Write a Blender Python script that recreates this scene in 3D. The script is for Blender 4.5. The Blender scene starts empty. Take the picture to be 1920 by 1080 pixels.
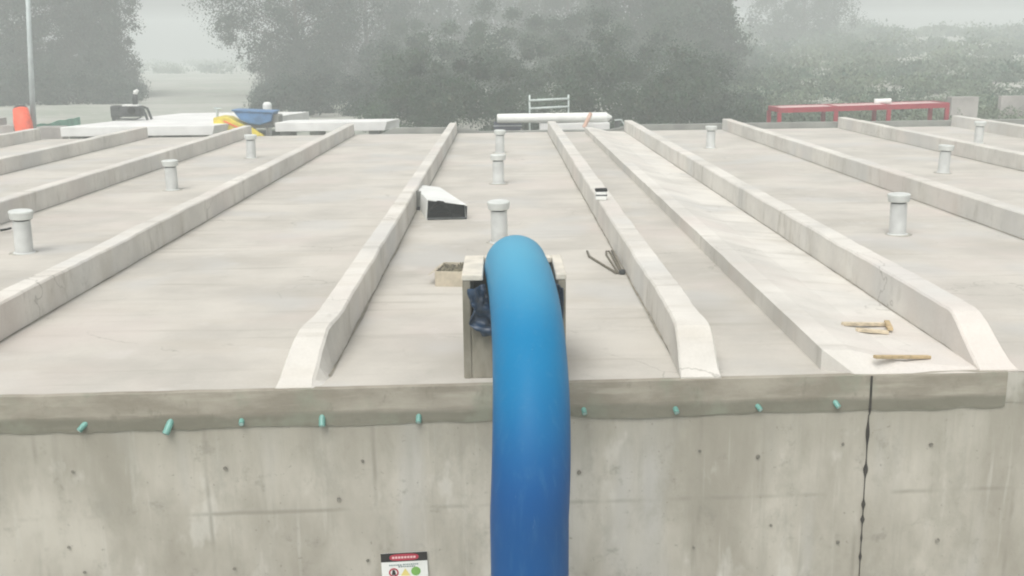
import bpy, math, random
from mathutils import Vector, Matrix, noise
random.seed(7)
sc = bpy.context.scene
col = sc.collection
R = math.radians

# ------------------------------------------------------------------ camera
F, CH = 1950.0, 3.0
def nrm(v): return Vector(v).normalized()
def ray(x, y): return Vector(((x - 960) / F, (y - 540) / F, 1.0))
_Yc = nrm(ray(940, 92)); _up = nrm(nrm(ray(1940, 82)).cross(_Yc))
if _up[1] > 0: _up = -_up
_Xc = _Yc.cross(_up)
if _Xc[0] < 0: _Xc = -_Xc
RM = Matrix((_Xc, _Yc, _up))
def at(x, y, z=0.0):                      # survey: where a sight line meets a level
    d = RM @ ray(x, y); t = (z - CH) / d[2]
    return Vector((d[0] * t, d[1] * t, z))
def aty(x, y, Y):                         # where a sight line meets an upright plane
    d = RM @ ray(x, y); t = Y / d[1]
    return Vector((d[0] * t, Y, CH + d[2] * t))
cam_d = bpy.data.cameras.new('camera'); cam = bpy.data.objects.new('camera', cam_d); col.objects.link(cam)
cam_d.lens = 36 * F / 1920; cam_d.sensor_width = 36; cam_d.clip_start = 0.05; cam_d.clip_end = 2000
right, down, fwd = RM @ Vector((1, 0, 0)), RM @ Vector((0, 1, 0)), RM @ Vector((0, 0, 1))
m = Matrix((right, -down, -fwd)).transposed().to_4x4(); m.translation = (0, 0, CH)
cam.matrix_world = m; sc.camera = cam

# ------------------------------------------------------------------ mesh helpers
class MB:
    def __init__(s): s.v = []; s.f = []
    def add(s, vs, fs):
        k = len(s.v); s.v += [tuple(p) for p in vs]; s.f += [tuple(i + k for i in f) for f in fs]; return s
    def box(s, lo, hi, M=None):
        x0, y0, z0 = lo; x1, y1, z1 = hi
        vs = [Vector(p) for p in ((x0,y0,z0),(x1,y0,z0),(x1,y1,z0),(x0,y1,z0),(x0,y0,z1),(x1,y0,z1),(x1,y1,z1),(x0,y1,z1))]
        if M is not None: vs = [M @ p for p in vs]
        return s.add(vs, [(0,3,2,1),(4,5,6,7),(0,1,5,4),(1,2,6,5),(2,3,7,6),(3,0,4,7)])
    def tube(s, pts, r, n=12, cap=True):
        pts = [Vector(p) for p in pts]; k0 = len(s.v); rs = r if isinstance(r, (list, tuple)) else [r] * len(pts)
        up = None
        for i, p in enumerate(pts):
            t = (pts[min(i+1, len(pts)-1)] - pts[max(i-1, 0)]).normalized()
            if up is None: up = t.orthogonal().normalized()
            up = (up - t * up.dot(t)).normalized(); b = t.cross(up)
            for j in range(n):
                a = 2 * math.pi * j / n
                s.v.append(tuple(p + (up * math.cos(a) + b * math.sin(a)) * rs[i]))
        for i in range(len(pts) - 1):
            for j in range(n):
                a = k0 + i*n + j; b_ = k0 + i*n + (j+1) % n
                s.f.append((a, b_, b_ + n, a + n))
        if cap:
            s.f.append(tuple(k0 + j for j in reversed(range(n))))
            s.f.append(tuple(k0 + (len(pts)-1)*n + j for j in range(n)))
        return s
    def lathe(s, prof, c=(0,0,0), n=24):
        k0 = len(s.v); c = Vector(c)
        for r, z in prof:
            for j in range(n):
                a = 2*math.pi*j/n; s.v.append((c.x + r*math.cos(a), c.y + r*math.sin(a), c.z + z))
        for i in range(len(prof)-1):
            for j in range(n):
                a = k0+i*n+j; b = k0+i*n+(j+1)%n; s.f.append((a, b, b+n, a+n))
        s.f.append(tuple(k0+j for j in reversed(range(n)))); s.f.append(tuple(k0+(len(prof)-1)*n+j for j in range(n)))
        return s
    def grid(s, fn, nu, nv):
        k0 = len(s.v)
        for i in range(nu+1):
            for j in range(nv+1): s.v.append(tuple(fn(i/nu, j/nv)))
        for i in range(nu):
            for j in range(nv):
                a = k0+i*(nv+1)+j; s.f.append((a, a+nv+1, a+nv+2, a+1))
        return s
    def build(s, name, mat, parent=None, smooth=False, bevel=0, loc=None, solid=0, sub=0):
        me = bpy.data.meshes.new(name); me.from_pydata(s.v, [], s.f); me.update()
        o = bpy.data.objects.new(name, me); col.objects.link(o); me.materials.append(mat)
        if smooth:
            for p in me.polygons: p.use_smooth = True
        if solid:
            q = o.modifiers.new('solid', 'SOLIDIFY'); q.thickness = solid; q.offset = 0
        if sub:
            q = o.modifiers.new('sub', 'SUBSURF'); q.levels = q.render_levels = sub
        if bevel:
            q = o.modifiers.new('bevel', 'BEVEL'); q.width = bevel; q.segments = 2; q.limit_method = 'ANGLE'; q.angle_limit = R(40)
        if parent: o.parent = parent
        if loc is not None: o.location = loc
        return o
def tag(o, label=None, cat=None, group=None, kind=None):
    if label: o['label'] = label
    if cat: o['category'] = cat
    if group: o['group'] = group
    if kind: o['kind'] = kind
    return o
def empty(name, loc, label, cat, group=None, rz=0):
    o = bpy.data.objects.new(name, None); col.objects.link(o); o.empty_display_size = .2
    o.location = loc; o.rotation_euler = (0, 0, rz); return tag(o, label, cat, group)
def copy_tree(o, parent=None):
    c = o.copy(); col.objects.link(c)
    if parent: c.parent = parent
    for ch in [q for q in bpy.data.objects if q.parent == o]: copy_tree(ch, c)
    return c
def nz(x, y=0, z=0): return noise.noise(Vector((x, y, z)))

# ------------------------------------------------------------------ materials
class NT:
    def __init__(s, name):
        s.m = bpy.data.materials.new(name); s.m.use_nodes = True; s.t = s.m.node_tree; s.t.nodes.clear()
        s.out = s.n('ShaderNodeOutputMaterial'); s.b = s.n('ShaderNodeBsdfPrincipled'); s.l(s.b.outputs[0], s.out.inputs[0])
        s.pos = s.n('ShaderNodeNewGeometry').outputs['Position']; s.obj = s.n('ShaderNodeTexCoord').outputs['Object']
    def n(s, t): return s.t.nodes.new(t)
    def l(s, a, b): s.t.links.new(a, b)
    def map(s, src, scale):
        q = s.n('ShaderNodeMapping'); q.inputs['Scale'].default_value = scale; s.l(src, q.inputs['Vector']); return q.outputs[0]
    def noise(s, src, scale, detail=4, rough=.55):
        q = s.n('ShaderNodeTexNoise'); q.inputs['Scale'].default_value = scale; q.inputs['Detail'].default_value = detail
        q.inputs['Roughness'].default_value = rough; s.l(src, q.inputs['Vector']); return q.outputs[0]
    def ramp(s, fac, a, b, lo=0., hi=1.):
        q = s.n('ShaderNodeMapRange'); q.interpolation_type = 'SMOOTHSTEP'
        for k, v in zip((1, 2, 3, 4), (a, b, lo, hi)): q.inputs[k].default_value = v
        s.l(fac, q.inputs[0]); return q.outputs[0]
    def mix(s, fac, a, b, mode='MIX'):
        q = s.n('ShaderNodeMix'); q.data_type = 'RGBA'; q.blend_type = mode
        if isinstance(fac, (int, float)): q.inputs[0].default_value = fac
        else: s.l(fac, q.inputs[0])
        for v, i in ((a, 6), (b, 7)):
            if isinstance(v, (tuple, list)): q.inputs[i].default_value = (*v[:3], 1)
            else: s.l(v, q.inputs[i])
        return q.outputs[2]
    def math(s, op, a, b=None):
        q = s.n('ShaderNodeMath'); q.operation = op
        for v, i in ((a, 0), (b, 1)):
            if v is None: continue
            if isinstance(v, (int, float)): q.inputs[i].default_value = v
            else: s.l(v, q.inputs[i])
        return q.outputs[0]
    def sep(s, src):
        q = s.n('ShaderNodeSeparateXYZ'); s.l(src, q.inputs[0]); return q.outputs
    def bump(s, h, strength=.3, dist=.01):
        q = s.n('ShaderNodeBump'); q.inputs['Strength'].default_value = strength; q.inputs['Distance'].default_value = dist
        s.l(h, q.inputs['Height']); s.l(q.outputs[0], s.b.inputs['Normal'])
    def fin(s, c, rough=.8, spec=.3, metal=0):
        if isinstance(c, (tuple, list)): s.b.inputs['Base Color'].default_value = (*c[:3], 1)
        else: s.l(c, s.b.inputs['Base Color'])
        s.b.inputs['Roughness'].default_value = rough; s.b.inputs['Specular IOR Level'].default_value = spec
        s.b.inputs['Metallic'].default_value = metal; return s.m
def scale_c(c, k): return tuple(x * k for x in c)
def plain(name, c, rough=.6, var=.18, sc_=6., spec=.35, metal=0):
    t = NT(name); f = t.noise(t.pos, sc_, 5)
    return t.fin(t.mix(t.ramp(f, .3, .7), scale_c(c, 1 - var), scale_c(c, 1 + var)), rough, spec, metal)

ROOF = (.50, .475, .425)
def roof_mat(name, base, k=1.):
    t = NT(name)
    c = t.mix(t.ramp(t.noise(t.pos, .55, 5, .6), .32, .68), scale_c(base, .83*k), scale_c(base, 1.08*k))
    c = t.mix(t.ramp(t.noise(t.map(t.pos, (.5, 2.2, 1)), .8, 4), .5, .75, 0, .5), c, (.43*k, .395*k, .335*k))          # trowel drifts
    c = t.mix(t.ramp(t.noise(t.map(t.pos, (.25, 3.0, 1)), 1.3, 6, .65), .53, .72, 0, .65), c, (.34*k, .32*k, .275*k))
    c = t.mix(t.ramp(t.noise(t.pos, 3.2, 6, .7), .58, .76, 0, .6), c, (.35*k, .335*k, .295*k))               # damp blots
    c = t.mix(t.ramp(t.noise(t.pos, 1.7, 3, .5), .60, .75, 0, .35), c, (.58*k, .565*k, .535*k))            # pale laitance
    c = t.mix(t.ramp(t.noise(t.pos, .33, 3), .5, .66, 0, .5), c, (.54*k, .485*k, .445*k))
    c = t.mix(t.ramp(t.noise(t.pos, .45, 2), .52, .66, 0, .4), c, (.46*k, .465*k, .455*k))
    c = t.mix(t.ramp(t.noise(t.pos, 38, 3), .3, .8, 0, .16), c, (.33*k, .31*k, .27*k))
    vo = t.n('ShaderNodeTexVoronoi'); vo.feature = 'DISTANCE_TO_EDGE'; vo.inputs['Scale'].default_value = .42
    dv_ = t.n('ShaderNodeVectorMath'); dv_.operation = 'ADD'; nn = t.n('ShaderNodeTexNoise'); nn.inputs['Scale'].default_value = 1.6; nn.inputs['Detail'].default_value = 5
    t.l(t.pos, nn.inputs['Vector']); t.l(nn.outputs[1], dv_.inputs[0]); t.l(t.pos, dv_.inputs[1]); t.l(dv_.outputs[0], vo.inputs['Vector'])
    ck = t.math('MULTIPLY', t.ramp(vo.outputs['Distance'], .0, .006, 1, 0), t.ramp(t.noise(t.pos, .6, 3), .5, .62, 0, .55))
    c = t.mix(ck, c, (.20*k, .19*k, .16*k))
    t.bump(t.noise(t.pos, 24, 6, .6), .25, .006)
    return t.fin(c, .85, .25)
M_roof = roof_mat('roof_concrete', ROOF)
M_beam = roof_mat('beam_concrete', (.57, .55, .505), 1.1)
def wall_mat():
    t = NT('wall_concrete'); x, y, z = t.sep(t.pos)
    c = t.mix(t.ramp(t.noise(t.map(t.pos, (1, 1, .45)), 1.0, 5, .6), .3, .7), (.315, .293, .243), (.515, .488, .425))
    c = t.mix(t.ramp(t.noise(t.map(t.pos, (1.6, 1, .25)), 1.1, 2), .5, .72, 0, .5), c, (.45, .455, .45))     # cool patches
    c = t.mix(t.ramp(t.noise(t.map(t.pos, (5, 1, .32)), 1.5, 6, .65), .52, .76, 0, .5), c, (.27, .258, .215)) # run streaks
    c = t.mix(t.ramp(t.noise(t.map(t.pos, (7, 1, .5)), 1.2, 5, .6), .57, .72, 0, .5), c, (.54, .525, .47))    # pale runs
    c = t.mix(t.ramp(t.noise(t.pos, 4.5, 6, .7), .57, .74, 0, .6), c, (.22, .21, .175))
    c = t.mix(t.ramp(t.noise(t.map(t.pos, (1, 1, .6)), 2.1, 5, .65), .52, .68, 0, .45), c, (.30, .285, .235))
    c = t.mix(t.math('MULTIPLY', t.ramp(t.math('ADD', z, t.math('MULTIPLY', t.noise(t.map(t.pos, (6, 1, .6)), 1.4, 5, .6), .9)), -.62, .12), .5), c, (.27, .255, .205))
    c = t.mix(t.ramp(t.noise(t.pos, 26, 2, .5), .70, .76, 0, .55), c, (.20, .19, .16))
    c = t.mix(t.ramp(t.noise(t.map(t.pos, (1.3, 1, .8)), 1.5, 6, .7), .54, .70, 0, .5), c, (.30, .288, .245))
    c = t.mix(t.ramp(t.noise(t.map(t.pos, (2.2, 1, 1.1)), 1.1, 4, .6), .58, .70, 0, .45), c, (.60, .585, .535))
    wob = t.math('MULTIPLY', t.math('SUBTRACT', t.noise(t.pos, 1.2, 3), .5), .05)
    # formwork joints: verticals 1.53 m apart, one level joint
    px = t.math('ABSOLUTE', t.math('SUBTRACT', t.math('FRACT', t.math('MULTIPLY', t.math('ADD', t.math('ADD', x, wob), 20.35), 1/1.53)), .5))
    jx = t.ramp(px, .0, .022, 1, 0)
    jz = t.ramp(t.math('ABSOLUTE', t.math('ADD', t.math('ADD', z, wob), 1.19)), .0, .035, 1, 0)
    j = t.math('MULTIPLY', t.math('MAXIMUM', jx, jz), t.ramp(t.noise(t.pos, 1.6, 3), .40, .64, .0, .6))
    c = t.mix(j, c, (.24, .225, .185))
    t.bump(t.noise(t.pos, 16, 6, .65), .35, .008)
    return t.fin(c, .9, .2)
M_wall = wall_mat()
def band_mat():
    t = NT('edge_concrete'); x, y, z = t.sep(t.pos)
    c = t.mix(t.ramp(t.noise(t.map(t.pos, (1, 1, 2.5)), 1.4, 5, .6), .3, .7), (.235, .212, .168), (.36, .332, .275))
    c = t.mix(t.ramp(t.noise(t.map(t.pos, (.7, 1, 6)), 2.0, 5, .6), .52, .70, 0, .55), c, (.40, .375, .31))
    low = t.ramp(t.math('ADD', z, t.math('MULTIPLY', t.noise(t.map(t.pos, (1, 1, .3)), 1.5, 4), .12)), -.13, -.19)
    c = t.mix(t.math('MULTIPLY', low, .7), c, (.165, .16, .122))                                     # darker lower strip
    c = t.mix(t.ramp(t.noise(t.pos, 2.3, 4, .6), .52, .68, 0, .6), c, (.25, .265, .205))
    c = t.mix(t.ramp(t.noise(t.map(t.pos, (1, 1, .6)), 5.5, 6, .7), .55, .7, 0, .5), c, (.17, .16, .125))                        # greenish growth
    t.bump(t.noise(t.pos, 18, 6, .65), .4, .01)
    return t.fin(c, .9, .2)
M_band = band_mat()
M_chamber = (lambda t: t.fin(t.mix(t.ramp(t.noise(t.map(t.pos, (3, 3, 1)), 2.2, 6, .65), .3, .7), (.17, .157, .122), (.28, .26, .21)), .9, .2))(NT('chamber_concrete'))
M_lid = plain('lid_concrete', (.60, .56, .48), .8, .12, 5)
M_pvc = plain('vent_plastic', (.52, .535, .52), .6, .12, 3)
M_pvc_cap = plain('vent_cap_plastic', (.56, .58, .555), .6, .10, 3)
M_white = plain('white_paint', (.72, .73, .70), .55, .08, 2)
M_slabw = plain('white_slab', (.68, .68, .66), .7, .08, 1.2)
M_dark = plain('dark_metal_and_cap_shade', (.045, .05, .05), .55, .3, 5)
M_black = plain('black_plastic', (.008, .009, .009), .7, .4, 9, .15)
M_red = plain('red_steel', (.31, .016, .034), .5, .15, 3)
M_redtop = plain('red_dusty_panel', (.56, .38, .37), .7, .12, 2)
M_orange = plain('orange_mesh', (.75, .10, .04), .6, .15, 8)
M_yellow = plain('yellow_tarp', (.62, .50, .045), .5, .2, 3)
M_bluetarp = plain('blue_tarp', (.07, .18, .36), .5, .25, 3)
M_navy = plain('navy_plastic', (.006, .026, .06), .4, .5, 8, .5)
M_galv = plain('pale_rail', (.50, .56, .54), .45, .1, 4)
M_rebar = plain('rusty_rebar', (.13, .115, .085), .8, .3, 25)
M_wood = plain('timber', (.45, .34, .19), .75, .2, 14)
M_woodpale = plain('pale_timber', (.55, .47, .34), .75, .2, 14)
M_carton = plain('carton', (.45, .40, .31), .8, .15, 8)
M_debris = plain('debris', (.14, .125, .085), .85, .5, 22)
M_teal = plain('teal_pvc', (.13, .31, .265), .4, .2, 10, .5)
M_tealin = plain('teal_bore', (.36, .50, .47), .6, .2, 20)
M_hole = plain('tie_hole_shade', (.19, .178, .15), .9, .3, 20)
M_joint = plain('joint_bitumen', (.035, .03, .024), .8, .4, 20)
M_shade_dirt = plain('shade_dirt_line', (.24, .22, .18), .9, .3, 3)
M_seal = plain('vent_sealant', (.34, .325, .28), .9, .25, 12)
M_kerb = plain('grey_concrete', (.22, .225, .205), .85, .2, 1.3)
M_pole = plain('pole_steel', (.42, .47, .47), .5, .1, 2)
M_green = plain('green_net', (.12, .33, .24), .7, .2, 2)
M_brick = plain('weathered_wall', (.34, .32, .30), .85, .25, .8)
M_strap = plain('salmon_timber', (.55, .36, .28), .7, .15, 5)
def pipe_mat():
    t = NT('blue_pipe_plastic'); x, y, z = t.sep(t.pos)
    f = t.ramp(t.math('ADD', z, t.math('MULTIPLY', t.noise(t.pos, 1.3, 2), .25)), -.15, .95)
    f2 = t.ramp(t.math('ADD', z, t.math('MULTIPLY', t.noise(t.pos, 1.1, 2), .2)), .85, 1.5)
    c = t.mix(f2, t.mix(f, (.0, .070, .235), (.0, .16, .335)), (.09, .34, .48))                                                  # sky sheen painted into the colour: paler blue up the bend
    c = t.mix(t.ramp(t.noise(t.map(t.pos, (3, 3, .6)), 5, 5, .6), .5, .8, 0, .14), c, (.12, .27, .40))
    c = t.mix(t.ramp(t.noise(t.map(t.pos, (9, 9, 1.2)), 3, 6, .7), .66, .74, 0, .22), c, (.22, .33, .42))      # dust
    t.bump(t.noise(t.pos, 30, 3), .05, .004)
    return t.fin(c, .45, .10)
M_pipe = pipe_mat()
def leaf_mat(name, a, b, sc_=.55):
    t = NT(name); c = t.mix(t.ramp(t.noise(t.pos, sc_, 4, .6), .32, .68), a, b)
    c = t.mix(t.ramp(t.noise(t.pos, 2.2, 3), .5, .75, 0, .5), c, (.085, .078, .048))
    return t.fin(c, .75, .15)
M_leafd = leaf_mat('dark_leaves', (.012, .026, .020), (.036, .066, .048))
M_leafm = leaf_mat('mixed_leaves', (.014, .036, .022), (.05, .088, .05), .3)
M_leafh = leaf_mat('hill_leaves', (.03, .075, .048), (.16, .20, .13), .16)
M_bark = plain('bark', (.07, .06, .05), .9, .3, 6)
def ground_mat():
    t = NT('ground_soil')
    c = t.mix(t.ramp(t.noise(t.pos, .12, 6, .6), .35, .65), (.36, .36, .325), (.26, .285, .235))
    c = t.mix(t.ramp(t.noise(t.pos, 1.5, 5), .5, .7, 0, .5), c, (.42, .41, .37)); return t.fin(c, .95, .1)
M_ground = ground_mat()

# ------------------------------------------------------------------ setting: ground
def sstep(a, b, x): t = max(0, min(1, (x-a)/(b-a))); return t*t*(3-2*t)
def gz(x, y):
    z = -4.6 + 4.1 * sstep(24, 36, y)
    z += 5.6 * sstep(60, 250, y) * sstep(4, 40, x) + 1.0 * sstep(50, 75, y) * sstep(8, 26, x)
    z += .5 * nz(x*.05, y*.05) * sstep(45, 60, y)
    return z
gb = MB().grid(lambda u, v: (lambda x, y: (x, y, gz(x, y)))(-250 + 500*u, -50 + 360*v), 100, 90)
tag(gb.build('ground', M_ground, smooth=True), kind='structure')

# ------------------------------------------------------------------ the reservoir
def fy(x): return 9.11 + .042 * x                 # front edge of the roof
def by(x): return 38.75 + .062 * x if x < -3 else 38.6 + .05 * x
XL, XR = -24.0, 24.0
tank = empty('concrete_reservoir', (0, 9.11, 0), 'wide pale concrete water tank with ribbed flat roof and stained front wall', 'water tank')
tank_inv = Vector((0, -9.11, 0))
def tp(mb, *a, **k):
    o = mb.build(*a, parent=tank, **k); o.location = tank_inv; return o
# roof slab
rb = MB(); N = 96
def rz_(x, y): return .006 * nz(x*.6, y*.6)
top = lambda u, v: (lambda x: (x, fy(x) + (by(x) - fy(x)) * v, rz_(x, v*30)))(XL + (XR-XL)*u)
rb.grid(lambda u, v: top(u, v), N, 40)
rb.add([(XL, fy(XL), 0), (XR, fy(XR), 0), (XR, by(XR), 0), (XL, by(XL), 0), (XL, fy(XL)+.02, -.34), (XR, fy(XR)+.02, -.34), (XR, by(XR)-.02, -.34), (XL, by(XL)-.02, -.34)],
       [(1, 2, 6, 5), (2, 3, 7, 6), (3, 0, 4, 7)])
tp(rb, 'roof_slab', M_roof)
# slab edge band, 3 cm proud of the wall, lower lip uneven; ends at x = 4.72
def band(x0, x1, mat, out, zt, seed, depth=.345):
    b = MB(); n = int((x1-x0)/.07)
    pr = []
    for i in range(n+1):
        x = x0 + (x1-x0)*i/n; zb = -depth + .030*nz(x*1.1, seed) + .022*nz(x*4.3, seed) + .012*nz(x*11, seed); o = out + .006*nz(x*2.2, seed+3)
        y = fy(x)
        zt_ = zt + .005*nz(x*3, seed+9)
        pr.append([(x, y+.05, zt_), (x, y-o, zt_-.004), (x, y-o-.004, -.2), (x, y-o*.7, zb), (x, y+.05, zb-.004)])
    k = len(b.v)
    for p in pr: b.v += p
    for i in range(n):
        for j in range(4):
            a = i*5+j; b.f.append((a, a+5, a+6, a+1))
    b.f.append((0, 1, 2, 3, 4)); b.f.append(tuple(n*5+j for j in (4, 3, 2, 1, 0)))
    return b
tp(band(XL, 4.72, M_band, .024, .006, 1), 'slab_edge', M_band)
tp(band(4.725, XR, M_wall, .012, -.004, 5, .30), 'slab_edge', M_wall)
# wall
wb = MB()
wb.grid(lambda u, v: (lambda x, z: (x, fy(x) + .012*nz(x*.5, z*.5), z))(XL + (XR-XL)*u, -.30 - 4.5*v), 80, 12)
wb.add([(XL, fy(XL), -.3), (XL, by(XL), -.3), (XL, by(XL), -4.8), (XL, fy(XL), -4.8), (XR, fy(XR), -.3), (XR, by(XR), -.3), (XR, by(XR), -4.8), (XR, fy(XR), -4.8)],
       [(0, 1, 2, 3), (4, 7, 6, 5), (1, 5, 6, 2)])
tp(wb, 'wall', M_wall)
# upstand beams
def beam(xl, w, h=.4, ch=.28, fl_l=.03, fl_r=.03):
    b = MB(); ys = []; y0 = fy(xl + w/2)
    y = y0 + .02
    st = [(y0+.015, .012), (y0+ch*.2, h*.16), (y0+ch*.4, h*.36), (y0 + ch*.6, h*.58), (y0+ch*.8, h*.80), (y0 + ch, h*.955), (y0+ch+.12, h)]
    y = y0 + ch + .25
    yend = by(xl) - .05
    while y < yend: st.append((y, h)); y += .16 if y < 20 else .5
    st.append((yend, h))
    for i, (y, z) in enumerate(st):
        k_ = 1 - sstep(y0, y0 + 1.3, y); fl, fr_ = fl_l * k_, fl_r * k_
        j = lambda s: .012*nz(y*1.1, s, xl) + .007*nz(y*5.3, s, xl) + .012*min(0, nz(y*3.1, s+20, xl)+.25)*(1 if s == 1 else -1)*-1
        zz = z + .010*nz(y*.9, 5, xl) + (.006*nz(y*4.7, 6, xl) if z > .05 else 0)
        a, c = xl - fl + j(1), xl + w + fr_ + j(2)
        bv = min(.022, zz*.4)
        b.v += [(a, y, -.01), (a+.004, y, zz-bv), (a+bv, y, zz+.003*nz(y*3, 8)), (c-bv-.10*k_*(fl_l > .1), y, zz+.003*nz(y*3, 9)), (c-.004-.09*k_*(fl_l > .1), y, zz-bv), (c, y, -.01)]
    for i in range(len(st)-1):
        for q in range(5):
            k = i*6+q; b.f.append((k, k+1, k+7, k+6))
    b.f.append((0, 5, 4, 3, 2, 1)); k = (len(st)-1)*6; b.f.append((k, k+1, k+2, k+3, k+4, k+5))
    return b
for xl, w, ch in ((-1.93, .27, .72), (-5.68, .28, .3), (-9.36, .28, .3), (-13.05, .28, .3), (-16.8, .28, .3),
                  (1.67, .31, .5), (4.50, .30, .8), (8.17, .30, .5), (12.55, .30, .4), (16.9, .3, .4)):
    tp(beam(xl, w, .4, ch, .17 if xl == -1.93 else .04, .0 if xl == -1.93 else .03), 'roof_beam', M_beam)
for xl, w, sd in ((-1.93, .27, 1), (-5.68, .28, 1), (-9.36, .28, 1), (-13.05, .28, 1), (1.67, .31, -1), (4.50, .30, -1), (8.17, .30, -1), (12.55, .30, -1)):  # dark strips paint contact shade and dirt along the beam feet
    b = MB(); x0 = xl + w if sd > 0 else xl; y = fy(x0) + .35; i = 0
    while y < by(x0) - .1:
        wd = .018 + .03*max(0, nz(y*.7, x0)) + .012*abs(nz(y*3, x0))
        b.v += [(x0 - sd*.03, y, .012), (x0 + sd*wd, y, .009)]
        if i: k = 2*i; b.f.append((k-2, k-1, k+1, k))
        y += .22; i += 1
    tp(b, 'shade_dirt_line', M_shade_dirt)
# low curb on the joint: upright left face, top falling to the right
cb = MB(); st = [(9.27, 0, 3.27), (9.43, 1, 3.0)]; y = 9.9
while y < 38.6: st.append((y, 1, 3.0)); y += .6
for y, k, x0 in st:
    h = .2 * k + .008 * nz(y*.9, 2) * k + .004
    j = .010 * nz(y*1.3, 4)
    b = [(x0+j, y, -.01), (x0+j, y, h), (max(3.26, x0+.22), y, h*.97+.003*nz(y*4, 1)), (3.8, y, h*.30 + .002), (4.52, y, .004)]
    cb.v += b
for i in range(len(st)-1):
    for q in range(4):
        k = i*5+q; cb.f.append((k, k+1, k+6, k+5))
cb.f.append((0, 4, 3, 2, 1))
tag(tp(cb, 'joint_curb', M_beam), 'low concrete curb along the tank joint with a dark left face')
# movement joint running down the wall
JB = [(aty(1625, y_, 9.25).z, a_, h_) for y_, a_, h_ in ((812, .014, .10), (880, .018, .055), (945, .016, .035), (973, .018, .03), (1008, .007, .03), (1043, .011, .03), (1120, .014, .08))]
jb = MB(); pr = []; n = 200
for i in range(n+1):
    z = .0 - 4.4*i/n; x = 3.415 - .010*z + .006*nz(z*3, 1)
    w = .0035 + .003*abs(nz(z*9, 2)) + (.006 if z > -.36 else 0) + sum(a_*math.exp(-((z-c__)/s_)**2) for c__, a_, s_ in JB)
    yy = fy(x) - (.0335 if z > -.375 else .014)
    jb.v += [(x-w, yy, z), (x+w, yy, z)]
for i in range(n): k = i*2; jb.f.append((k, k+2, k+3, k+1))
tp(jb, 'expansion_joint', M_joint, solid=.004)
# tie holes
for px, py in ((137,883),(130,1025),(160,1072),(423,877),(440,1065),(680,863),(690,1050),(1312,845),(1300,1025),(1420,855),(1580,832),(1745,833),(1757,1013),(1570,1015),(1445,984),(635,935),(1085,885)):
    p = aty(px, py, 9.0); p = aty(px, py, fy(p.x)); b = MB(); k = 9; r0 = random.uniform(.013, .022)
    vs = [(p.x + r0*random.uniform(.75, 1.2)*math.cos(a*6.283/k), fy(p.x)-.016, p.z + r0*random.uniform(.75, 1.3)*math.sin(a*6.283/k)) for a in range(k)]
    b.add(vs, [tuple(range(k))]); tp(b, 'tie_hole', M_hole, solid=.004)
# teal sleeves cast into the edge
for px, py, dx, dz, L, r in ((155,800,-.55,-.5,.10,.026),(317,798,-.32,-.75,.165,.032),(453,790,.1,-.2,.08,.024),(604,788,.05,-.7,.115,.03),(785,784,.0,-.5,.09,.026),
                             (1095,770,.1,-.35,.075,.024),(1267,768,.12,-.3,.08,.025),(1422,763,.3,-.3,.08,.024),(1568,757,.35,-.45,.085,.025)):
    p = aty(px, py, 9.1); p = aty(px, py, fy(p.x)-.03); d = Vector((dx*.8, -.55, dz)).normalized()
    o = MB().tube([p - d*(L*.5+.03), p + d*L*.5], r, 14).build('sleeve', M_teal, tank); o.location = tank_inv
    e = p + d*(L*.5); i_ = MB().tube([e + d*.0005, e + d*.003], r*.72, 14).build('bore', M_tealin, o)

# ------------------------------------------------------------------ warning sign on the wall
a, c = aty(714, 1036, 9.06), aty(801, 1031, 9.09)
sw = c.x - a.x; sx = (a.x + c.x)/2; sz = (a.z + c.z)/2
sg = empty('warning_sign', (sx, fy(sx)-.02, sz), 'small white warning sign with black and red header screwed to the wall', 'sign')
sg.rotation_euler = (0, R(-1.2), math.atan(.042))
def sp(name, x0, z0, x1, z1, y, mat): return MB().box((x0, y-.002, z0), (x1, y, z1)).build(name, mat, sg)
MB().box((-sw/2, -.004, -.62), (sw/2, 0.004, 0)).build('board', M_white, sg, bevel=.002)
M_sblack = plain('sign_black', (.015, .012, .012), .4, .1); M_sred = plain('sign_red', (.42, .03, .06), .4, .1); M_spink = plain('sign_pale_lettering', (.75, .52, .52), .5, .05)
M_sgrey = plain('sign_grey_print', (.20, .27, .27), .5, .1); M_sgreen = plain('sign_green', (.18, .40, .08), .5, .1); M_syel = plain('sign_yellow', (.72, .60, .20), .5, .1)
sp('header', -sw/2, -.088, sw/2, .001, -.0045, M_sblack)
pl = MB(); n = 40
for i in range(n):
    t_ = 2*math.pi*i/n; pl.v.append((.138*math.copysign(abs(math.cos(t_))**.55, math.cos(t_)), -.0085, -.044 + .034*math.copysign(abs(math.sin(t_))**.8, math.sin(t_))))
pl.f.append(tuple(range(n))); hd = pl.build('header_plaque', M_sred, sg, solid=.002)
lt = MB()
for i in range(8): lt.box((-.112+.0285*i, -.0115, -.054), (-.112+.0285*i+.021, -.0102, -.034))
lt.build('lettering', M_spink, hd)
pt = MB()
for x0, x1, z0 in ((-.145, -.03, -.118), (-.015, .13, -.115), (-.06, .10, -.136)):
    x = x0
    while x < x1: w = random.uniform(.010, .02); pt.box((x, -.0065, z0-.012), (x+w, -.0047, z0)); x += w + .005
pt.build('lettering', M_sgrey, sg)
ring = MB(); n = 24
for i in range(n):
    t_ = 2*math.pi*i/n
    for r_ in (.032, .047): ring.v.append((-.105 + r_*math.cos(t_), -.0066, -.20 + r_*math.sin(t_)))
for i in range(n): k = 2*i; q = 2*((i+1) % n); ring.f.append((k, k+1, q+1, q))
ring.build('pictogram', M_sred, sg, solid=.002)
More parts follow.
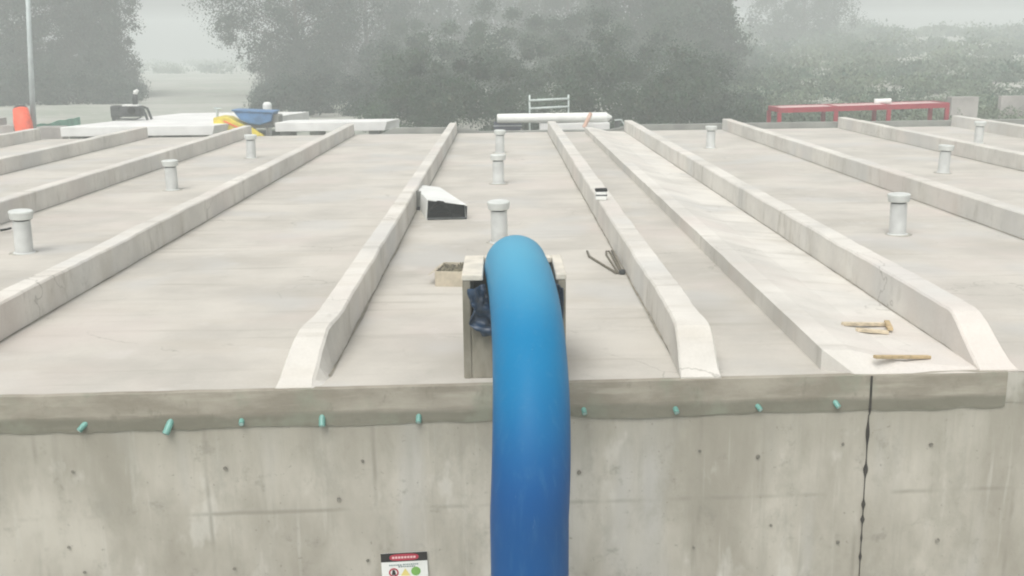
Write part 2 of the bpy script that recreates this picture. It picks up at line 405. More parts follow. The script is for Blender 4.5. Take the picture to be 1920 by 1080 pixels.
MB().add([(-.125, -.0066, -.225), (-.085, -.0066, -.225), (-.092, -.0066, -.18), (-.105, -.0066, -.172), (-.118, -.0066, -.18)], [(0, 1, 2, 3, 4)]).build('pictogram', M_sblack, sg, solid=.002)
MB().add([(-.04, -.0066, -.235), (.05, -.0066, -.235), (.005, -.0066, -.16)], [(0, 1, 2)]).build('pictogram', M_syel, sg, solid=.002)
MB().lathe([(.045, 0), (.045, .002)], n=24).build('pictogram', M_sgreen, sg).matrix_local = Matrix.Translation((.105, -.0048, -.195)) @ Matrix.Rotation(R(90), 4, 'X')

# ------------------------------------------------------------------ blue pipe
pp = []; YV, YA, RP = 7.38, 9.70, .303
zA = aty(960, 447, YA).z - RP*.97; RZ = 1.45
for i in range(9): pp.append((.174, YV, -4.6 + (zA-RZ+4.6)*i/8))
for i in range(1, 31):
    t_ = R(90*i/30); f = i/30
    pp.append((.174 + .035*math.sin(f*3.1) - .058*f*f*f, YV + (YA-YV)*(1-math.cos(t_)), zA - RZ + RZ*math.sin(t_)))
pp += [(.118, YA+.18, zA-.012), (.113, YA+.33, zA-.05)]
ZT, X1 = zA-.06, .14
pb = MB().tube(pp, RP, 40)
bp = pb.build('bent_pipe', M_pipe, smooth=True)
tag(bp, 'thick blue plastic pipe rising before the wall and bending over into the concrete chamber', 'pipe')

# ------------------------------------------------------------------ concrete chamber the pipe enters
fx0, fx1 = aty(868, 600, 9.3).x, aty(1061, 600, 9.3).x
zt = aty(960, 514, 9.3).z; dep = at(880, 479, zt).y - 9.3
ch = empty('concrete_chamber', ((fx0+fx1)/2, 9.3, 0), 'small grey concrete chamber at the roof edge that the blue pipe enters', 'chamber')
hw = (fx1-fx0)/2; wt = .075
sh = MB()
sh.box((-hw, 0, -.005), (-hw+wt, dep, zt-.06)).box((hw-wt, 0, -.005), (hw, dep, zt-.06)).box((-hw+wt, dep-wt, -.005), (hw-wt, dep, zt-.06))
sh.box((-hw+wt, .004, -.005), (hw-wt, wt+.1, .52))
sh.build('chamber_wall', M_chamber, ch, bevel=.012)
sl = (X1-ch.location.x-RP-.03, X1-ch.location.x+RP+.03)
MB().box((-hw-.004, -.004, zt-.06), (sl[0], dep+.01, zt)).box((sl[1], -.004, zt-.06), (hw+.004, dep+.01, zt)).box((sl[0], dep-.12, zt-.06), (sl[1], dep+.01, zt)).build('lid', M_lid, ch, bevel=.012)
# dark plastic stuffed round the pipe
def tarp(u, v):
    a = R(178 + 184*u); r = RP + .005 + .17*v
    k = 1 + v*(.20*nz(math.cos(a)*2.5, math.sin(a)*2.5, v*2) + .12*nz(math.cos(a)*7, math.sin(a)*7, v*5))
    x = r*k*math.cos(a) + X1 - ch.location.x; z = zc_ + r*k*math.sin(a)*1.12 - .07*v*abs(math.cos(a))
    if v > .5: x = max(-hw+.045, min(hw-.03, x))
    return (x, -.05 + .05*math.sin(v*8+a*4) + .03*nz(a*6, v*6) - .05*(1-v), min(zt-.065, z))
zc_ = zA - .05
tb = MB().grid(tarp, 70, 12)
tag(tb.build('plastic_sheet', M_navy, None, smooth=True, solid=.006, loc=ch.location), 'crumpled navy plastic sheet stuffed between the blue pipe and the chamber', 'plastic sheet')

# ------------------------------------------------------------------ roof vents
def make_vent(label):
    v = empty('roof_vent', (0, 0, 0), label, 'vent', 'plastic vents standing on the tank roof')
    MB().lathe([(.175, 0), (.17, .012), (.138, .02), (.135, .52)], n=28).build('stack', M_pvc, v, smooth=False)
    MB().lathe([(.235, -.004), (.21, .004), (.165, .009)], n=22).build('sealant_ring', M_seal, v, smooth=True)
    MB().lathe([(.118, .52), (.118, .545)], n=24).build('neck_shade_line', M_dark, v)  # dark colour paints the shadow line under the cap
    MB().lathe([(.160, .545), (.172, .552), (.188, .655), (.184, .672), (.16, .682), (.02, .684)], n=28).build('cap', M_pvc_cap, v, smooth=False, bevel=.004)
    return v
vents = [((-7.40, 15.85), 'pale roof vent nearest the left border of the picture'),
         ((-7.38, 23.2), 'roof vent two beams left of centre, middle one of its row of three'),
         ((-7.26, 30.2), 'farthest roof vent of the left row, below the yellow machine'),
         ((-.06, 16.3), 'pale roof vent rising right behind the top of the blue pipe'),
         ((-.10, 23.7), 'roof vent in the centre row, second behind the blue pipe'),
         ((-.08, 31.0), 'roof vent farthest back in the centre row, below the white roll'),
         ((6.40, 16.6), 'large pale roof vent in the right bay, nearest on that side'),
         ((10.55, 24.8), 'grey roof vent between the two right-hand roof beams'),
         ((14.80, 32.4), 'small roof vent at the far right edge of the roof'),
         ((6.32, 31.7), 'small far roof vent at the back end of a right-hand beam')]
v0 = make_vent(vents[0][1])
for i, ((x, y), lb) in enumerate(vents):
    v = v0 if i == 0 else copy_tree(v0)
    v['label'] = lb; v.location = (x, y, .004); v.rotation_euler = (.035*math.sin(i*2.3+1), .035*math.cos(i*1.9), i*1.7)
for o in [q for q in bpy.data.objects if q.name.startswith('roof_vent')]: o.scale = (.95, .95, .98)

# ------------------------------------------------------------------ things left on the roof
# open carton
p = at(850, 528); ct = empty('open_carton', p, 'small open carton full of dark scraps behind the concrete chamber', 'box', rz=R(-9))
w, d, h = .18, .30, .20
MB().box((-w, -d, 0), (w, -d+.012, h)).box((-w, d-.012, 0), (w, d, h)).box((-w, -d+.012, 0), (-w+.012, d-.012, h)).box((w-.012, -d+.012, 0), (w, d-.012, h)).box((-w+.012, -d+.012, 0), (w-.012, d-.012, .012)).build('body', M_carton, ct)
MB().box((-.12, 0, 0), (.0, .5, .006), Matrix.Translation((-w, -d+.05, h)) @ Matrix.Rotation(R(-35), 4, 'Y')).build('flap', M_carton, ct)
MB().grid(lambda u, v: (-w+.016+(2*w-.032)*u, -d+.016+(2*d-.032)*v, .17+.09*nz(u*7, v*7)), 14, 14).build('scraps', M_debris, ct)
# white hood with black inside
p0, p1 = at(800, 412), at(875, 409); hwid = (p1.x-p0.x)
hd = empty('open_white_box', ((p0.x+p1.x)/2, p0.y, .003), 'white box lying open on the roof with a black lining showing', 'box', rz=R(3))
W, H_, D = hwid/2, .36, 2.9; bx = -.42
def hoodp(u, side):  # front to back narrowing
    return None
hb = MB()
def fr(y, k, off): return [(-W*k+off, y, 0), (-W*k*.93+off, y, H_*k), (W*k*.98+off, y, H_*k*.72), (W*k+off, y, 0)]
hb.v += fr(0, 1, 0) + fr(D, .8, bx); hb.f += [(0, 1, 5, 4), (1, 2, 6, 5), (2, 3, 7, 6), (4, 5, 6, 7), (0, 4, 7, 3)]
hb.build('shell', M_white, hd, solid=.02)
lb_ = MB(); q = [(x*.94, y+.02, z*.92+.012) for x, y, z in fr(0, 1, 0)] + [(x*.9, y, z*.85+.012) for x, y, z in fr(.8, .88, -.11)]
lb_.v += q; lb_.f += [(0, 4, 5, 1), (1, 5, 6, 2), (2, 6, 7, 3), (4, 7, 6, 5), (0, 3, 7, 4)]; lb_.build('lining', M_black, hd)
MB().grid(lambda u, v: (-W*.98+.46*u, -.06+.26*v, .012+.34*max(0, math.sin(u*3.14))**.6*(1-.4*v)+.03*nz(u*5, v*5)), 14, 8).build('crumpled_lining', M_black, hd, solid=.006)
MB().tube([(-W+.02, -.03, .02), (W, -.02, .02), (W+.0, -.02, H_*.66)], .022, 8).build('rim', M_dark, hd)
# dark piece by the beam
p = at(783, 394); cn = empty('steel_offcut', (p.x, p.y, 0), 'upright grey steel channel offcut with black foot leaning at the beam', 'metal offcut')
MB().box((-.075, 0, .06), (-.055, .06, .36)).box((.055, 0, .06), (.075, .06, .36)).box((-.055, .04, .06), (.055, .06, .36)).build('channel', M_kerb, cn, bevel=.004)
MB().box((-.085, -.03, .0), (.085, .09, .06)).build('foot', M_black, cn, bevel=.015)
# tin on the beam
p = at(1127, 374, .41); tn = empty('small_tin', (p.x, p.y, .405), 'small white tin with black lid standing on a roof beam', 'tin')
MB().box((-.10, -.07, 0), (.10, .07, .15)).build('body', M_white, tn, bevel=.02)
MB().box((-.104, -.074, .15), (.104, .074, .20)).build('lid', M_black, tn, bevel=.012)
MB().box((-.1005, -.0715, .075), (.1005, -.0695, .10)).build('stripe', M_dark, tn)
# bent rebar ties
q = [at(x, y, .02) for x, y in ((1101, 471), (1105, 481), (1156, 512), (1164, 512))]
q2 = [at(x, y, .02) for x, y in ((1164, 511), (1142, 471), (1137, 471), (1137, 478), (1158, 510))]
q3 = [at(x, y, .03) for x, y in ((1166, 510), (1156, 488), (1147, 470))]
b = empty('bent_rebar', q[3], 'bundle of bent rusty rebar hooks lying against the roof beam', 'rebar')
for o in (MB().tube(q, .017, 8), MB().tube(q2, .014, 8), MB().tube(q3, .015, 8)): o.build('bar', M_rebar, b, smooth=True).location = -q[3]
MB().lathe([(.03, 0), (.045, .02), (.045, .06), (.02, .07)], n=12).build('tie_knot', M_dark, b, loc=Vector((.02, 0, -.02)))
# timbers
def rz2(x): return .195 + (.065-.195)*(x-3.26)/.54 if x < 3.8 else .065 + (.008-.065)*(x-3.8)/.72
def on(x, y):
    p = at(x, y, .06)
    for _ in range(6): p = at(x, y, max(.006, rz2(p.x)))
    return p
def plank(p, q, w, h, mat, label, dz=0):
    c_ = (p+q)/2; L = (q-p).length; o = MB().box((-L/2, -w/2, 0), (L/2, w/2, h)).build('timber_strip', mat, bevel=.004)
    d = (q-p).normalized(); n_ = (Vector((0, 0, 1)) - d*d.z).normalized(); m_ = Matrix((d, n_.cross(d), n_)).transposed().to_4x4()
    m_.translation = c_ + Vector((0, 0, dz)); o.matrix_world = m_; return tag(o, label, 'timber')
plank(on(1580, 610), on(1660, 611), .055, .035, M_woodpale, 'upper of two short pale timber strips side by side by the joint curb')
plank(on(1606, 621), on(1664, 626), .055, .035, M_woodpale, 'lower of two short pale timber strips side by side, slightly crooked')
plank(on(1662, 610), on(1669, 624), .055, .04, M_wood, 'small timber block joining the ends of two short strips', .02)
plank(on(1640, 672), on(1742, 672), .05, .03, M_wood, 'single brown timber batten lying near the front roof edge')
tag(MB().tube([at(0, 432, .05), at(12, 430, .06), at(20, 428, .05)], .02, 8).build('pipe_offcut', M_black), 'short black pipe offcut beside the leftmost vent', 'pipe offcut')

# ------------------------------------------------------------------ behind the tank
# low grey wall along the back edge
kb = MB(); xs = [XL + (XR-XL)*i/60 for i in range(61)]
for x in xs:
    y = by(x) + .06; t_ = (-.2 if x < -4.4 else .04 if -1.1 < x < 4.4 else .20) + .02*nz(x*.4, 3)
    kb.v += [(x, y, -4), (x, y, t_), (x, y+.3, t_+.01), (x, y+.3, -4)]
for i in range(60):
    for q in range(3): k = i*4+q; kb.f.append((k, k+4, k+5, k+1))
tag(kb.build('low_wall', M_kerb), 'low grey concrete wall running behind the far edge of the roof', 'wall')

def slab(name, px0, px1, ytop, ybot, Y, depth, label, skew=0):
    a = aty(px0, ytop, Y); c_ = aty(px1, ytop, Y); zb = aty((px0+px1)/2, ybot, Y).z; zt_ = (a.z+c_.z)/2
    e = empty(name, ((a.x+c_.x)/2, Y, zb), label, 'slab'); hw_ = (c_.x-a.x)/2; H2 = zt_-zb
    b = MB(); b.v += [(-hw_, 0, 0), (hw_-.1, 0, 0), (hw_+skew, depth, 0), (-hw_+skew, depth, 0), (-hw_, 0, H2), (hw_, 0, H2), (hw_+skew, depth, H2), (-hw_+skew, depth, H2)]
    b.f += [(0,3,2,1),(4,5,6,7),(0,1,5,4),(1,2,6,5),(2,3,7,6),(3,0,4,7)]
    b.build('panel', M_slabw, e, bevel=.02)
    for i in range(4):
        x = -hw_*.85 + hw_*1.6*i/3
        MB().box((x-.2, .25, -2), (x+.2, depth-.1, -.004)).build('support', M_kerb, e)
    return e
s1 = slab('concrete_slab', 112, 402, 237, 255, 39.3, 8.5, 'long white concrete slab at the far left carrying the dark engine', 2.0)
s2 = slab('concrete_slab', 515, 726, 229, 246, 39.6, 1.6, 'shorter white concrete slab behind the roof, left of centre', .3)
# dark engine on its stand
zs = aty(250, 222, 43).z
tz = s1.location.z + .36
p = aty(246, 220, 43); tz = aty(250, 237, 39.3).z
g = empty('portable_engine', (p.x, 43, tz), 'dark portable engine on short legs with upright stack on the white slab', 'engine')
g.location.z = tz
MB().box((-.41, -.26, .15), (.46, .26, .56)).box((-.30, -.30, .32), (-.06, -.262, .50)).build('body', M_dark, g, bevel=.05)
MB().box((-.74, -.28, .10), (-.402, .28, .60)).build('fuel_tank', M_dark, g, bevel=.07)
MB().lathe([(.13, -.06), (.15, -.02), (.15, .02), (.13, .06)], n=18).build('flywheel', M_black, g).matrix_local = Matrix.Translation((.15, -.33, .40)) @ Matrix.Rotation(R(90), 4, 'X')
MB().box((-.25, -.22, .562), (.40, .22, .63)).build('tray', M_slabw, g, bevel=.02)
for y in (-.25, .25):
    MB().box((-.68, y-.05, 0), (-.56, y+.05, .12)).build('leg', M_dark, g)
    MB().tube([(.40, y, .52), (.60, y, .46), (.74, y, .02)], .055, 8).build('leg', M_dark, g)
MB().tube([(-.56, -.28, .08), (.3, -.28, .06), (.52, -.28, .14)], .03, 8).build('crossbar', M_dark, g)
MB().tube([(.22, -.02, .60), (.23, -.02, .86), (.25, -.02, 1.04)], [.10, .11, .09], 10).build('stack', M_dark, g)
MB().tube([(.24, -.02, 1.045), (.28, -.04, 1.12), (.38, -.08, 1.20)], [.08, .10, .06], 8).build('stack_cap', M_slabw, g)
# yellow machine with a blue hopper
p = aty(450, 252, 40.4); ym = empty('yellow_machine', p, 'low yellow machine with a faded blue hopper between the two white slabs', 'machine')
def prism(pts, y0, y1):
    b = MB(); n = len(pts)
    for dy in (y0, y1):
        for x, y in pts: q = aty(x, y, 40.4) - p; b.v.append((q.x, dy, q.z))
    b.f += [tuple(range(n-1, -1, -1)), tuple(range(n, 2*n))] + [(i, (i+1) % n, n+(i+1) % n, n+i) for i in range(n)]
    return b
prism([(399, 221), (412, 218), (428, 220), (446, 230), (471, 240), (470, 249), (400, 246)], .0, .9).build('chassis', M_yellow, ym, bevel=.05)
prism([(455, 238), (472, 238), (497, 254), (493, 258), (476, 257)], -.25, -.002).build('chute', M_yellow, ym, bevel=.02)
hp = prism([(436, 209), (511, 212), (508, 228), (486, 235), (466, 233), (450, 226)], .05, 1.1).build('hopper', M_bluetarp, ym, bevel=.04)
prism([(433, 206), (513, 209), (512.5, 212), (434, 208.7)], .0, 1.15).build('rim', M_bluetarp, hp, bevel=.015)
prism([(452, 236), (508, 229), (510, 240), (474, 241)], .1, 1.0).build('frame', M_dark, ym)
prism([(505, 215), (521, 216), (521, 237), (505, 237)], .2, .9).build('engine_cover', M_kerb, ym, bevel=.03)
prism([(418, 227), (421, 226), (451, 240), (449, 242)], -.04, -.002).build('hydraulic_arm', M_orange, ym)
MB().tube([aty(404, 223, 40.4)-p+Vector((0, .3, 0)), aty(403, 204, 40.4)-p+Vector((0, .3, 0))], .05, 8).build('control_post', M_pole, ym)
MB().tube([aty(398, 204, 40.4)-p+Vector((0, .3, 0)), aty(411, 205, 40.4)-p+Vector((0, .3, 0))], .04, 8).build('handlebar', M_pole, ym)
for px in (411, 452):
    q = aty(px, 249, 40.4) - p
    wh = MB().lathe([(.12, -.08), (.2, -.07), (.2, .07), (.12, .08)], n=20).build('wheel', M_black, ym); wh.matrix_local = Matrix.Translation((q.x, .5, q.z)) @ Matrix.Rotation(R(90), 4, 'X')
p = aty(502, 212, 42); r0 = .17
o = MB().lathe([(.12, -.9), (.12, 0), (.17, .03), (.18, .34), (.12, .42), (.04, .44)], n=18).build('white_drum', M_white, loc=(p.x, 42, p.z))
tag(o, 'pale plastic drum standing behind the blue hopper', 'drum')
# orange roll and pole
p = aty(48, 256, 39.2); t_ = aty(38, 203, 39.6)
rl = empty('mesh_roll', p, 'roll of orange safety mesh standing upright by the pole', 'mesh roll')
d = (t_-p); dn = d.normalized()
MB().tube([Vector((0,0,-.9)), dn*.1, dn*(d.length*.5), d*.96], [.31, .32, .33, .27], 18).build('mesh', M_orange, rl, smooth=True)
MB().tube([d*.95, d*1.04], [.272, .22], 18).build('core', M_dark, rl)
a, c_ = aty(62, 256, 40), aty(47, -120, 40)
pl_ = empty('lamp_pole', (a.x, 40, -.5), 'tall thin grey lamp pole beside the orange mesh roll', 'lamp pole')
MB().tube([(0, 0, -.1), (c_.x-a.x, 0, c_.z+.5)], [.11, .07], 12).build('pole', M_pole, pl_, smooth=True)
tp_ = Vector((c_.x-a.x, 0, c_.z+.5)); MB().tube([tp_, tp_+Vector((.3, -.1, .25)), tp_+Vector((1.2, -.3, .35))], .035, 8).build('arm', M_pole, pl_, smooth=True)
MB().box((-.3, -.1, -.06), (.3, .1, .05)).build('lantern', M_kerb, pl_, bevel=.03, loc=tp_+Vector((1.4, -.35, .33)))
# green net and pale block at far left
a, c_ = aty(66, 238, 41.5), aty(150, 228, 47)
n = 12; gn = MB().grid(lambda u, v: (a.x+(c_.x-a.x)*u, 41.5+5.5*u+.04*math.sin(u*40), a.z-.5+(.55+.08*nz(u*5, 1))*v), 24, 3)
tag(gn.build('debris_net', M_green, solid=.012), 'low green debris net strung behind the lamp pole', 'net')
a, c_ = aty(68, 238, 40.6), aty(117, 252, 40.6)
tag(MB().box((a.x, 40.6, -.6), (c_.x, 41.2, a.z)).build('concrete_block', M_brick, bevel=.03), 'grey concrete block between the orange roll and the white slab', 'block')
a, c_ = aty(-30, 222, 40.2), aty(27, 250, 40.2)
tag(MB().box((a.x, 40.2, -.6), (c_.x-.55, 40.9, a.z)).box((c_.x-.55, 40.2, -.6), (c_.x, 40.9, a.z-.27)).build('stepped_block', M_brick, bevel=.03), 'stepped grey block at the left border behind the roof', 'block')

# white roll across supports, railing, dark crate, brace
a, c_ = aty(932, 222, 39.4), aty(1147, 220, 39.7)
wr = empty('membrane_roll', (a+c_)/2, 'long white roll lying crosswise on a pale block at the far edge', 'roll')
dv = (c_-a)/2
MB().tube([-dv, -dv*.98, dv*.9, dv], [.15, .17, .19, .05], 16).build('roll', M_white, wr, smooth=False, bevel=.0)
a, c_ = aty(1012, 229, 39.5), aty(1143, 242, 39.5)
pbk = empty('white_block', ((a.x+c_.x)/2, 39.45, c_.z), 'pale concrete block under the long white roll', 'block')
hx = (c_.x-a.x)/2
MB().box((-hx, 0, -.25), (hx, .8, a.z-c_.z-.04)).build('block', M_slabw, pbk, bevel=.03)
a, c_ = aty(926, 230, 39.5), aty(978, 241, 39.5)
dc = empty('dark_crate', ((a.x+c_.x)/2, 39.5, c_.z), 'small dark blue crate under the left end of the white roll', 'crate')
hx = (c_.x-a.x)/2; hz = a.z-c_.z; M_crate = plain('dark_blue_crate', (.05, .055, .09), .6, .3)
MB().box((-hx, 0, 0), (hx, .04, hz)).box((-hx, .46, 0), (hx, .5, hz)).box((-hx, .04, 0), (-hx+.04, .46, hz)).box((hx-.04, .04, 0), (hx, .46, hz)).box((-hx+.04, .04, -.8), (hx-.04, .46, .03)).build('box', M_crate, dc)
MB().box((-hx-.02, -.012, hz*.40), (hx+.02, -.002, hz*.55)).build('slat', M_pole, dc)
a, c_ = aty(1095, 239, 39.0), aty(1108, 212, 39.15)
tag(MB().tube([a, c_], .075, 6).build('timber_brace', M_strap), 'salmon timber brace leaning on the long white roll', 'brace')
a, c_ = aty(993, 178, 41.5), aty(1066, 178, 41.5); zb = -.5
gr = empty('guard_rail', ((a.x+c_.x)/2, 41.5, zb), 'pale steel guard rail with two bars behind the white roll', 'railing')
hx = (c_.x-a.x)/2; H3 = a.z-zb
for s in (-1, 1): MB().tube([(s*hx, 0, -.1), (s*hx, 0, H3)], .035, 10).build('post', M_galv, gr, smooth=True)
for yy in (187, 202): z = aty(1030, yy, 41.5).z - zb; MB().tube([(-hx-.02, -.04, z-.02), (hx+.02, -.04, z+.04)], .042, 10).build('rail', M_galv, gr, smooth=True)
p = aty(1158, 240, 39.1); bk = empty('bracket_post', (p.x, 39.1, 0), 'short grey post with a bent bracket right of the white roll', 'post')
MB().box((-.1, 0, -.3), (.1, .14, .36)).build('post', M_dark, bk, bevel=.01)
MB().tube([(-.12, -.03, .38), (.12, -.03, .40), (.26, -.03, .20)], .025, 8).build('bracket', M_galv, bk)

# red steel stand
Yr = 41.0
a, c_ = aty(1461, 207, Yr), aty(1781, 197, Yr)
rs = empty('red_steel_stand', ((a.x+c_.x)/2, Yr, -.5), 'long red steel stand on paired legs behind the roof', 'stand')
hx = (c_.x-a.x)/2; z0 = a.z+.5; z1 = c_.z+.5; dz = (z1-z0)/(2*hx); dep = 1.6
zz = lambda x: z0 + (x+hx)*dz
for y in (0, dep):
    MB().add([(-hx, y, zz(-hx)-.10), (hx, y, zz(hx)-.10), (hx, y, zz(hx)+.09), (-hx, y, zz(-hx)+.09), (-hx, y+.1, zz(-hx)-.10), (hx, y+.1, zz(hx)-.10), (hx, y+.1, zz(hx)+.09), (-hx, y+.1, zz(-hx)+.09)],
             [(0,1,2,3),(5,4,7,6),(3,2,6,7),(0,4,5,1),(0,3,7,4),(1,5,6,2)]).build('long_rail', M_red, rs)
for i, px in enumerate((1462, 1568, 1667, 1776)):
    x = aty(px, 215, Yr).x - rs.location.x
    for y in (.0, dep): MB().box((x-.075, y+.01, -.1), (x+.075, y+.12, zz(x)-.102)).build('leg', M_red, rs)
    MB().box((x-.06, .102, zz(x)-.08), (x+.06, dep-.002, zz(x)+.10)).build('crossbar', M_red, rs)
for i in range(3):
    x0 = -hx+.15+i*(2*hx-.2)/3; x1 = x0+(2*hx-.2)/3-.12
    MB().add([(x0, .13, zz(x0)+.06), (x1, .13, zz(x1)+.06), (x1, dep-.03, zz(x1)+.06), (x0, dep-.03, zz(x0)+.06)], [(0,1,2,3)]).build('panel', M_redtop, rs, solid=.03)
p = aty(1655, 192, 41.9)
tag(MB().tube([p+Vector((-.3, .1, .02)), p+Vector((.32, -.05, .06))], [.12, .10], 10).build('white_roll', M_white), 'small white roll lying on top of the red stand', 'roll')
# worn walls on the right
a, c_ = aty(1785, 182, 46), aty(1832, 225, 46)
tag(MB().box((a.x, 46, -.8), (c_.x, 46.5, a.z)).build('wall_stub', M_brick, bevel=.02), 'pale wall stub right of the red stand', 'wall')
a, c_ = aty(1878, 180, 47), aty(2100, 225, 47)
tag(MB().box((a.x, 47, -.8), (c_.x, 47.3, a.z)).build('boundary_wall', M_brick, bevel=.02), 'weathered grey boundary wall at the right border', 'wall')

# ------------------------------------------------------------------ vegetation
def leaves(mb, c, r, n, s, flat=1.0, droop=0):
    for _ in range(n):
        q = Vector((random.gauss(0, .45), random.gauss(0, .45), random.gauss(0, .45)))
        if q.length > 1.05: q *= .9/q.length
        p = Vector((c[0]+q.x*r[0], c[1]+q.y*r[1], c[2]+q.z*r[2]-droop*.5*r[2]*(q.x*q.x+q.y*q.y)))
        u = Vector((random.gauss(0, 1), random.gauss(0, 1), random.gauss(0, 1)-droop)).normalized(); w = u.orthogonal().normalized()
        w = Matrix.Rotation(random.uniform(0, 6.3), 3, u) @ w
        L = s*random.uniform(.6, 1.5)*(1.9 if q.length < .55 else 1.0); B = L*random.uniform(.35, .6)
        k = len(mb.v); mb.v += [tuple(p-u*L*.5), tuple(p+w*B*.5), tuple(p+u*L*.6), tuple(p-w*B*.5)]; mb.f.append((k, k+1, k+2, k+3))
def tree(name, x, y, h, spread, nl, label, mat, leafs=.13, low=.0, group='trees in the fog', prof=None, clumps=46, droop=.6, rz=0):
    clumps = int(clumps*3)
    z = gz(x, y); t = empty(name, (x, y, z), label, 'tree', group)
    tr = MB(); lean = random.uniform(-.4, .4)
    spine = [Vector((lean*(i/8)**2, random.uniform(-.1, .1), h*.95*i/8)) for i in range(9)]
    tr.tube(spine, [max(.03, (.035*h)*(1-i/8.6)) for i in range(9)], 10)
    cr = MB()
    for i in range(clumps):
        f = low + (1-low)*((i+.5)/clumps)
        rad = spread * (prof(f) if prof else math.sin(math.pi*min(1, .25+f*.72))**.8)
        a_ = i*2.399 + random.uniform(-.4, .4); k = math.sqrt(random.random())*.95
        base = spine[min(7, int(f*8*.82))]
        c_ = Vector((base.x + rad*k*math.cos(a_), rad*k*math.sin(a_), h*f + random.uniform(-.3, .3)))
        if i % 3 == 0: tr.tube([base, base.lerp(c_, .5)+Vector((0, 0, .25)), c_], [.012*h*(1.1-f), .007*h*(1.1-f), .02], 6)
        rr = random.uniform(.5, 1.3)*spread*.27
        leaves(cr, c_, (rr*1.15, rr*1.15, rr*1.0), nl//clumps, leafs, droop=droop)
    tr.build('trunk', M_bark, t, smooth=True); cr.build('crown', mat, t)
    return t
col_prof = lambda f: .62 + .5*math.sin(math.pi*min(1, f*1.05))
# left pair of tall trees
def tx(px, Y): return aty(px, 150, Y).x
tree('tall_tree', tx(28, 82), 82, 10.8, 4.2, 52000, 'tall dark tree at the left border behind the lamp pole', M_leafd, prof=col_prof)
tree('tall_tree', tx(135, 88), 88, 11, 4.4, 52000, 'tall dark tree between the lamp pole and the gap of sky', M_leafd, prof=col_prof)
tree('tall_tree', tx(205, 84), 84, 10.5, 3.4, 42000, 'ragged dark tree on the left rim of the bright gap of sky', M_leafd, prof=lambda f: .5+.5*f, clumps=40)
# trees right of the gap: top-heavy
tree('overhanging_tree', tx(560, 86), 86, 11, 5.8, 64000, 'top-heavy grey tree overhanging the right rim of the sky gap', M_leafd, prof=lambda f: .42+.85*sstep(.05, .6, f), clumps=64)
tree('overhanging_tree', tx(690, 102), 102, 11, 6.2, 52000, 'pale fogged tree just left of the dark bushes in the centre', M_leafd, prof=lambda f: .5+.6*sstep(0, .5, f), clumps=46)
for px, Y, h, sp_, lb in ((800, 118, 11, 6.5, 'faint tall tree in the fog above the left end of the centre bushes'), (930, 132, 11, 6.5, 'faintest tall tree in the fog above the middle of the centre bushes'),
                          (1065, 112, 11, 5.5, 'tall foggy tree right above the pale guard rail'), (1185, 92, 11, 4.6, 'darker foggy tree standing tallest to the right of the guard rail'),
                          (1295, 84, 7.6, 4.0, 'brownish bushy tree at the right end of the centre bushes'), (1500, 150, 10, 7, 'very faint tree in the fog above the red stand')):
    tree('foggy_tree', tx(px, Y), Y, h, sp_, 36000, lb, M_leafm, leafs=.19, prof=lambda f: .7+.4*math.sin(math.pi*f), clumps=44)
# thicket in the middle
th = MB(); random.seed(11)
for i in range(520):
    px = random.uniform(690, 1420); Y = 44 + 46*random.random()**1.6
    f = (Y-44)/46
    x = tx(px, Y); g0 = gz(x, Y)
    topy = 165 - 150*f**.6 - 75*max(0, nz(px*.011, 3)) + 40*nz(px*.03, Y*.3) + (110*sstep(1290, 1420, px)) + 70*sstep(790, 690, px)
    ht = max(.8, aty(px, topy, Y).z - g0)
    zc = g0 + random.uniform(.02, 1)*ht; rr = random.uniform(.35, .95)*(1+f*.5)
    leaves(th, (x, Y, zc), (rr*1.2, rr, rr*.85), 430, .095+.09*f, droop=.2)
tag(th.build('thicket', M_leafm), 'dense fogged thicket of bushes behind the middle of the roof', 'bushes', kind='stuff')
# underbrush below the left trees
ub = MB(); random.seed(21)
for i in range(420):
    left = i % 5 < 3
    px = random.uniform(-70, 262) if left else random.uniform(480, 740); Y = random.uniform(70, 94) if left else random.uniform(58, 86)
    x = tx(px, Y); g0 = gz(x, Y)
    topy = (140 - 95*(Y-70)/24 + 60*nz(px*.02, 7) + 95*sstep(215, 265, px)) if left else (165 - 100*(Y-58)/28 + 60*nz(px*.02, 4) + 90*sstep(560, 480, px))
    ht = max(.8, aty(px, topy, Y).z - g0); zc = g0 + random.uniform(0, 1)**1.2*ht; rr = random.uniform(.5, 1.2)
    leaves(ub, (x, Y, zc), (rr*1.1, rr, rr*.9), 430, .13, droop=.4)
tag(ub.build('underbrush', M_leafd), 'grey-green underbrush massed below the fogged trees on the left', 'bushes', kind='stuff')
# hillside scrub to the right
hs = MB(); random.seed(5)
for i in range(480):
    Y = 46 + 150*random.random()**1.9; px = random.uniform(1330, 1990); x = tx(px, Y); g0 = gz(x, Y)
    rr = random.uniform(.3, 1.1)*(1 + (Y-46)/80)
    leaves(hs, (x, Y, g0+rr*random.uniform(.0, .7)), (rr*1.6, rr*1.2, rr*random.uniform(.4, .9)), 260, .11+(Y-46)*.0028, droop=0)
tag(hs.build('hillside_scrub', M_leafh), 'pale scrub over the foggy hillside on the right', 'scrub', kind='stuff')
# far ground scrub seen through the gap on the left
fs = MB(); random.seed(9)
for i in range(110):
    Y = random.uniform(170, 300); px = random.uniform(-60, 640); x = tx(px, Y); g0 = gz(x, Y); rr = random.uniform(.6, 1.6)
    leaves(fs, (x, Y, g0+rr*.4), (rr*2.4, rr*1.5, rr), 150, .4)
tag(fs.build('distant_scrub', M_leafh), 'low distant scrub seen through the gap between the left trees', 'scrub', kind='stuff')

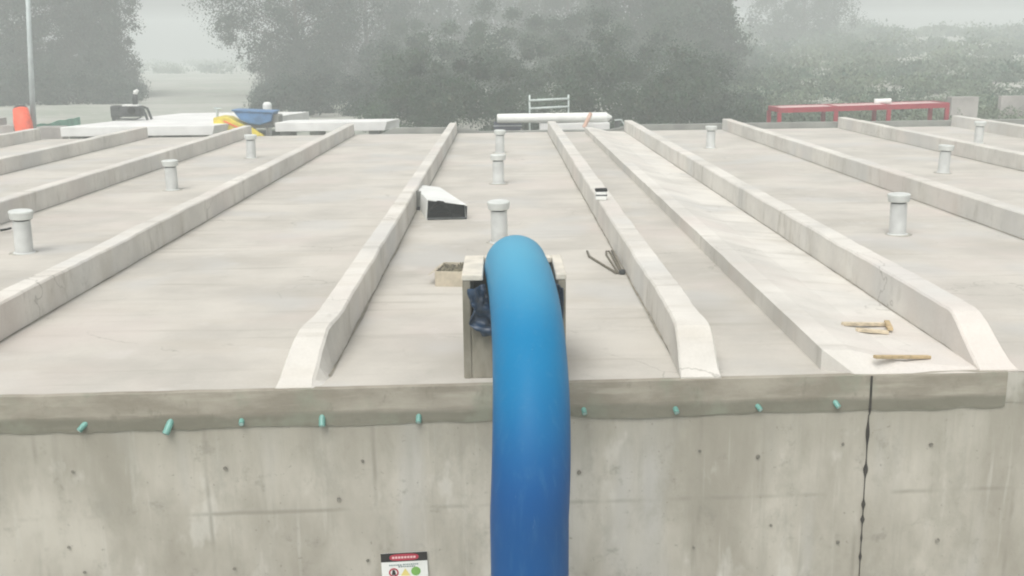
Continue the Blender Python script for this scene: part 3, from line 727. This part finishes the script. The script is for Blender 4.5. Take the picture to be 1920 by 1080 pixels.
# ------------------------------------------------------------------ air
hz_ = MB().box((-270, -70, -6.2), (270, 330, 12.6))
M_h = bpy.data.materials.new('haze_air'); M_h.use_nodes = True; nt = M_h.node_tree; nt.nodes.clear()
o_ = nt.nodes.new('ShaderNodeOutputMaterial'); pv = nt.nodes.new('ShaderNodeVolumePrincipled')
pv.inputs['Color'].default_value = (.944, .990, .980, 1); pv.inputs['Density'].default_value = .0056; pv.inputs['Anisotropy'].default_value = .0
nt.links.new(pv.outputs[0], o_.inputs['Volume'])
hz = hz_.build('haze', M_h); hz['kind'] = 'stuff'; hz['label'] = 'pale fog filling the whole scene'; hz['category'] = 'fog'

# ------------------------------------------------------------------ light
w = bpy.data.worlds.new('World'); sc.world = w; w.use_nodes = True; nt = w.node_tree
bg = nt.nodes['Background']; sky = nt.nodes.new('ShaderNodeTexSky'); sky.sky_type = 'NISHITA'; sky.sun_disc = False
EL, AZ = R(58), R(200)
sky.sun_elevation = EL; sky.sun_rotation = AZ; sky.air_density = 1.0; sky.dust_density = 5.0; sky.ozone_density = 1.0
hs_ = nt.nodes.new('ShaderNodeHueSaturation'); hs_.inputs['Saturation'].default_value = .10
nt.links.new(sky.outputs[0], hs_.inputs['Color']); nt.links.new(hs_.outputs[0], bg.inputs[0]); bg.inputs[1].default_value = .13
sl = bpy.data.lights.new('sun', 'SUN'); sl.energy = 1.0; sl.angle = R(35); sl.color = (1, .96, .90)
so = bpy.data.objects.new('sun', sl); col.objects.link(so)
sd = Vector((math.sin(AZ)*math.cos(EL), math.cos(AZ)*math.cos(EL), math.sin(EL)))
so.rotation_euler = sd.to_track_quat('Z', 'Y').to_euler(); so.location = (0, 0, 40)

sc.view_settings.view_transform = 'Standard'; sc.view_settings.look = 'None'
sc.view_settings.exposure = 0.49; sc.view_settings.gamma = 1.0
sc.render.engine = 'CYCLES'
sc.cycles.volume_bounces = 6; sc.cycles.max_bounces = 8; sc.cycles.diffuse_bounces = 3; sc.cycles.filter_width = 2.0
sc.cycles.use_denoising = True
